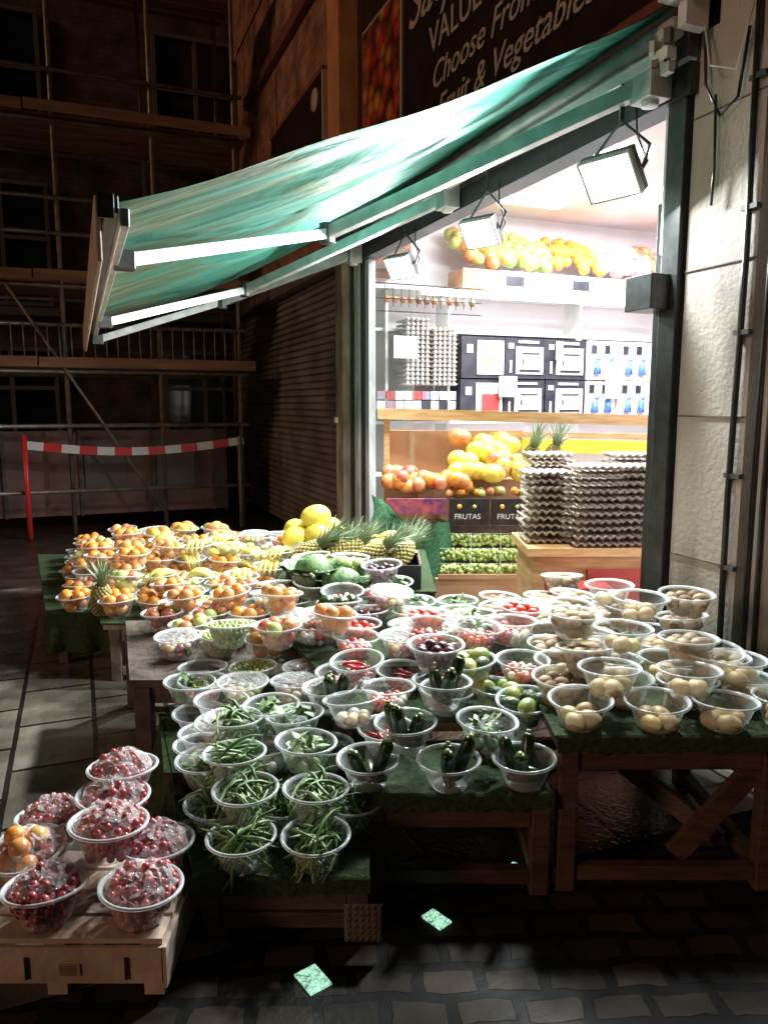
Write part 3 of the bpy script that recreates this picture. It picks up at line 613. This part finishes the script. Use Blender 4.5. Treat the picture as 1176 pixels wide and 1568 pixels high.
b.obj('side_shelving',sh)
# ---------------------------------------------------------------- upper facade / signs
b=MB(); b.box((X+.3,9.9,5.0),(.6,5.4,4.1),'brick'); b.box((X+.3,4.5,7.5),(.6,5.6,3.0),'brick'); b.box((X+.3,10,10.5),(.6,6,7),'brick')
b.box((X-.03,9.6,6.0),(.1,4.4,.14),'signframe'); b.box((X-.04,8.4,7.6),(.12,1.4,.1),'wframe'); b.box((X-.02,8.4,6.9),(.08,1.1,1.3),'pane'); b.obj('brick_upper_storey',shop)
b=MB(); b.box((X-.08,7.22,5.6),(.24,.34,4.8),'orange_col'); b.box((X-.02,7.47,4.8),(.1,.1,3.2),'woodd'); b.obj('orange_pilaster',shop)
b=MB(); b.box((X+.08,4.7,4.55),(.16,4.6,2.3),'sign'); 
for zz in(3.42,5.68): b.box((X-.02,4.7,zz),(.05,4.6,.05),'signframe')
b.box((X-.02,7.0,4.55),(.05,.05,2.2),'signframe'); b.box((X-.02,2.42,4.55),(.06,.06,2.3),'signframe')
sg=b.obj('shop_sign')
b=MB(); b.box((X-.012,6.48,4.25),(.02,.84,1.35),'pic'); b.box((X-.006,6.48,4.25),(.014,.90,1.41),'gold'); b.obj('fruit_picture',sg)
ROT=Matrix(((0,0,-1),(-1,0,0),(0,1,0))).to_euler()
def text(t,y,z,size,parent,shear=0,k='gold',x=X-.012,sp=1):
    cu=bpy.data.curves.new('lettering','FONT'); cu.body=t; cu.size=size; cu.shear=shear; cu.space_character=sp; cu.extrude=.004; cu.materials.append(M[k]); o=bpy.data.objects.new('lettering',cu); scene.collection.objects.link(o); o.location=(x,y,z); o.rotation_euler=ROT; o.parent=parent
text('Satya Foods',5.9,4.52,.50,sg,.35); text('VALUE FOR MONEY',5.50,4.20,.27,sg); text('Choose From Varieties of',5.45,3.93,.25,sg,.3); text('Fruit & Vegetables',5.35,3.68,.25,sg,.3)
b=MB(); b.box((X-.05,9.0,4.35),(.08,2.2,1.3),'sign'); b.box((X-.06,9.0,5.02),(.08,2.26,.05),'signframe'); b.box((X-.06,7.88,4.35),(.08,.04,1.3),'gold'); b.ball((X-.10,8.15,4.80),.12,'gold',(.2,1,1),rot=Matrix.Identity(3)); s2=b.obj('neighbour_sign')
text('station',9.9,4.05,.62,s2,k='gold',x=X-.10)
b=MB(); vs=[];fs=[]; z_=.03; i=0
while z_<2.95:
    for dz,dx in((0,-.052),(.010,-.066),(.055,-.050),(.068,-.026),(.078,-.026)):
        vs+= [(X+dx,7.48,z_+dz),(X+dx,12.4,z_+dz)]
    z_+=.08
for i in range(len(vs)//2-1): fs.append((2*i,2*i+1,2*i+3,2*i+2))
b.add(vs,fs,'shutter'); 
b.box((X+.1,9.95,1.5),(.1,5,3),'black'); b.box((X-.06,9.95,3.04),(.25,5.0,.16),'woodd'); b.box((X-.05,12.5,1.5),(.3,.2,3),'woodd'); b.obj('roller_shutter_shop')
# ---------------------------------------------------------------- awning
aw=empty('shop_awning')
Yn,Yf=2.80,7.30
def az(x): return 2.27+(x-.15)/(2.45)*1.10
b=MB(); vs=[];fs=[]; n=40;m=60
for i in range(n+1):
    for j in range(m+1):
        x=.15+2.40*i/n; y=Yn+(Yf-Yn)*j/m; t=i/n
        z=az(x)-.07*math.sin(math.pi*t)+.022*math.sin(math.pi*t)*math.sin(y*4.2+x*1.2)+.012*math.sin(y*11+x*3)*math.sin(math.pi*t)+.006*math.sin(y*23+x*7)
        vs.append((x,y,z))
for i in range(n):
    for j in range(m): a=i*(m+1)+j; fs.append((a,a+m+1,a+m+2,a+1))
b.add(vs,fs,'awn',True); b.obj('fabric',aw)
b=MB(); b.box((.14,(Yn+Yf)/2,2.26),(.045,Yf-Yn+.1,.06),'dgrey'); b.box((.095,(Yn+Yf)/2,2.18),(.018,Yf-Yn+.08,.21),'crate'); b.box((.12,Yn-.06,2.25),(.055,.015,.08),'black'); b.box((.18,(Yn+Yf)/2,2.22),(.03,Yf-Yn+.1,.06),'steel'); b.obj('front_bar',aw,bevel=.004)
b=MB()
def arm(b,sh_,el,tip,r=.035):
    b.beam(sh_,el,.055,.075,'steel'); b.beam(el,tip,.045,.06,'steel'); 
    e=Vector(el); b.tube([e-Vector((0,0,.06)),e+Vector((0,0,.06))],.05,'dgrey',10); s=Vector(sh_); b.box(s,(.12,.14,.16),'steel'); b.tube([s-Vector((0,0,.10)),s+Vector((0,0,.10))],.04,'white',10); b.box(Vector(tip),(.09,.08,.08),'dgrey')
arm(b,(2.48,2.92,3.04),(1.50,4.66,2.66),(.22,3.55,2.22)); arm(b,(2.48,4.95,3.04),(1.42,6.75,2.60),(.22,5.9,2.19)); arm(b,(2.48,6.9,3.0),(1.3,7.25,2.55),(.2,7.2,2.17))
b.obj('folding_arms',aw,bevel=.004)
b=MB(); b.tube([(2.46,Yn-.05,3.20),(2.46,Yf,3.20)],.045,'steel',12); b.beam((2.44,Yn-.05,3.10),(2.44,Yf,3.10),.05,.05,'white'); b.box((2.5,Yn-.1,3.25),(.12,.05,.14),'white'); b.box((2.5,Yf+.05,3.25),(.14,.06,.22),'dgrey')
b.box((2.42,2.70,3.34),(.10,.14,.10),'white'); b.box((2.40,2.64,3.44),(.10,.06,.12),'crate')
for i in range(9): b.box((2.44+U(-.04,.04),2.80+U(-.06,.06),3.10+U(-.10,.10)),(U(.02,.05),U(.02,.05),U(.02,.06)),ch(['steel','dgrey','white']),rz=U(0,1))
b.obj('roller_bar',aw)
# ---------------------------------------------------------------- floodlights
def flood(p,target,power,sc=1):
    p=Vector(p); d=(Vector(target)-p).normalized(); q=d.to_track_quat('-Z','Y'); T=Matrix.Translation(p)@q.to_matrix().to_4x4()
    b=MB(); w,h=.24*sc,.18*sc
    b.box((0,0,.030),(w,h,.04),'dgrey',T=T); b.box((0,0,.005),(w*.9,h*.9,.008),'lamp',T=T)
    for sx in(-1,1): b.box((sx*w*.48,0,.0),(.012,h,.03),'steel',T=T); b.box((0,sx*h*.48,.0),(w*.9,.010,.03),'steel',T=T)
    for i in range(5): b.box((-.1+.05*i,0,.065),(.008,h*.8,.025),'dgrey',T=T)
    b.tube([T@Vector((-w*.55,0,.03)),T@Vector((-w*.55,.05,.14)),p+Vector((.05,0,.26)),T@Vector((w*.55,.05,.14)),T@Vector((w*.55,0,.03))],.008,'dgrey',6)
    b.beam(p+Vector((.05,0,.26)),p+Vector((.05,0,.42)),.02,.02,'black')
    c=p-d*.06; b.tube([c,c+Vector((.05,-.08,-.07)),c+Vector((.08,-.12,.02)),c+Vector((.08,-.04,.16)),c+Vector((.1,0,.3))],.005,'black',5)
    fo=b.obj('floodlight')
    l=bpy.data.lights.new('flood_beam','AREA'); l.shape='RECTANGLE'; l.size=w*.8; l.size_y=h*.8; l.energy=power; l.color=(.93,1,.98)
    o=bpy.data.objects.new('flood_beam',l); scene.collection.objects.link(o); o.location=p+d*.03; o.rotation_euler=q.to_euler(); o.parent=fo
flood((2.38,3.05,2.66),(.5,2.4,1.0),105,1.15); flood((2.38,4.30,2.66),(.2,3.2,.9),105); flood((2.38,5.57,2.66),(-.4,4.3,.5),125)
def area(name,loc,size,power,parent,col=(.92,.97,1)):
    l=bpy.data.lights.new(name,'AREA'); l.shape='RECTANGLE'; l.size,l.size_y=size; l.energy=power; l.color=col; o=bpy.data.objects.new(name,l); scene.collection.objects.link(o); o.location=loc; o.parent=parent
area('tube_glow',(3.9,5.5,3.66),(1.3,.35),190,shop); area('tube_glow',(5.2,4.3,3.66),(1.3,.6),240,shop); area('tube_glow',(5.4,6.3,3.66),(2.2,.3),210,shop)
# ---------------------------------------------------------------- ground
def sheet(name,x0,x1,y0,y1,z,k):
    b=MB(); b.add([(x0,y0,z),(x1,y0,z),(x1,y1,z),(x0,y1,z)],[(0,1,2,3)],k); return b.obj(name)
sheet('ground',-300,300,-300,300,-.012,'asphalt'); sheet('pavement',-1.9,2.6,2.05,7.2,0,'slab'); sheet('cobbled_road',-8,2.6,-3,2.046,-.006,'cobble')
b=MB(); b.box((-1.98,4.6,-.03),(.15,5.2,.06),'woodd'); b.obj('kerb')
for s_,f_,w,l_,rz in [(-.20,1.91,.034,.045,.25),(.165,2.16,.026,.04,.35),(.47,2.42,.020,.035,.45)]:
    b=MB(); c=W(s_,f_,-.003); b.box(c,(w*2,l_*2,.008),'green_light_patch',rz=rz); b.obj('painted_light_patch',None)  # thin glowing patch painted in for lamp reflections on the ground, no fixture here
# ---------------------------------------------------------------- background building + scaffold
b=MB(); b.box((-4,13.3,8),(16,.6,16),'brickx')
def win(x,z,w,h):
    b.box((x,12.98,z),(w,.06,h),'pane'); 
    for dx in(-.5,0,.5): b.box((x+dx*w,12.93,z),(.06,.07,h),'wframe')
    for dz in(-.5,.05,.5): b.box((x,12.92,z+dz*h),(w+.06,.065,.06),'wframe')
    b.box((x,12.9,z-h/2-.12),(w+.3,.2,.12),'wframe')
for z_ in(1.8,4.0,6.4,9.0):
    for x_ in(2.0,-.9,-3.6,-6.4): win(x_,z_,1.25,1.75 if z_>2 else 1.3)
b.obj('brick_building')
b=MB()
for x_ in(-7,-5.2,-3.4,-1.7,-.1,1.0,2.0):
    for y_ in(10.0,11.2): b.tube([(x_,y_,0),(x_,y_,11)],.028,'scaf',7)
for z_ in(.55,1.35,2.0,2.55,3.0,3.6,4.0,4.85,5.4,6.8,7.4):
    b.tube([(-8,9.96,z_),(2.1,9.96,z_)],.026,'scaf',7)
    if z_ in(2.0,3.0,4.85,6.8): b.tube([(-8,11.24,z_),(2.1,11.24,z_)],.026,'scaf',7)
for x_ in(-5.2,1.0): b.tube([(x_,9.93,.2),(x_-1.7,9.93,3.0)],.02,'scaf',6)
b.tube([(-1.7,9.93,3.0),(-3.4,9.93,6.8)],.02,'scaf',6)
for z_ in(2.06,3.06,4.91,6.86):
    for j in range(5): b.box((-3,10.1+j*.25,z_),(10.3,.22,.04),'board')
    for j in range(4): b.box((-6.9+j*2.6,9.90,z_+.06+U(-.015,.015)),(2.58,.03,.12),'board')
for i in range(22): b.tube([(-.8+i*.13,9.9,2.1+.05*math.sin(i)),(-.8+i*.13,9.9,2.55)],.008,'scaf',5)
b.obj('scaffolding')
b=MB()
b.box((-3.0,10.6,.72),(9.8,.06,1.1),'hoard'); 
for x_ in(-3.6,-1.8,-.9,0,.9,1.7): b.box((x_,10.55,.72),(.04,.05,1.12),'woodd')
for x_ in(-1.2,.3,1.2): b.box((x_,10.54,.8),(.5,.02,.6),'wframe')
b.box((-4.6,9.4,.35),(3.6,.5,.5),'woodd'); b.box((-4.6,9.4,.65),(3.6,.1,.12),'wframe')
b.obj('hoarding')
b=MB(); x=-.6; i=0
while x<1.95:
    zt=1.13-.10*math.sin((x+.6)/2.5*math.pi); b.beam((x,9.86,zt),(x+.2,9.86,1.13-.10*math.sin((x+.8)/2.5*math.pi)),.005,.10,'taper' if i%2 else 'tapew'); x+=.2; i+=1
b.tube([(-.6,9.86,0),(-.6,9.86,1.25)],.03,'taper',8); b.tube([(1.95,9.86,0),(1.95,9.86,1.2)],.03,'wframe',8); b.obj('barrier_tape')
# ---------------------------------------------------------------- sky, sun, camera
w=bpy.data.worlds.new('World'); scene.world=w; w.use_nodes=True; nt=w.node_tree; sk=nt.nodes.new('ShaderNodeTexSky'); sk.sky_type='NISHITA'; sk.sun_disc=False; sk.sun_elevation=math.radians(4); sk.sun_rotation=math.radians(257)
nt.links.new(sk.outputs[0],nt.nodes['Background'].inputs[0]); nt.nodes['Background'].inputs[1].default_value=.005
l=bpy.data.lights.new('street_glow','SUN'); l.energy=.62; l.angle=math.radians(10); l.color=(1,.60,.38); o=bpy.data.objects.new('sun',l); scene.collection.objects.link(o)
o.rotation_euler=Vector((.93,.24,-.28)).to_track_quat('-Z','Y').to_euler()
cam=bpy.data.cameras.new('camera'); co=bpy.data.objects.new('camera',cam); scene.collection.objects.link(co); scene.camera=co
cam.sensor_fit='VERTICAL'; cam.sensor_height=36; cam.sensor_width=27; cam.lens=26.4; cam.clip_end=1000; cam.clip_start=.05
co.location=(0,0,1.6); co.rotation_euler=(math.radians(90-8.1),0,-math.radians(22))
scene.view_settings.view_transform='Standard'; scene.view_settings.look='None'; scene.view_settings.exposure=0
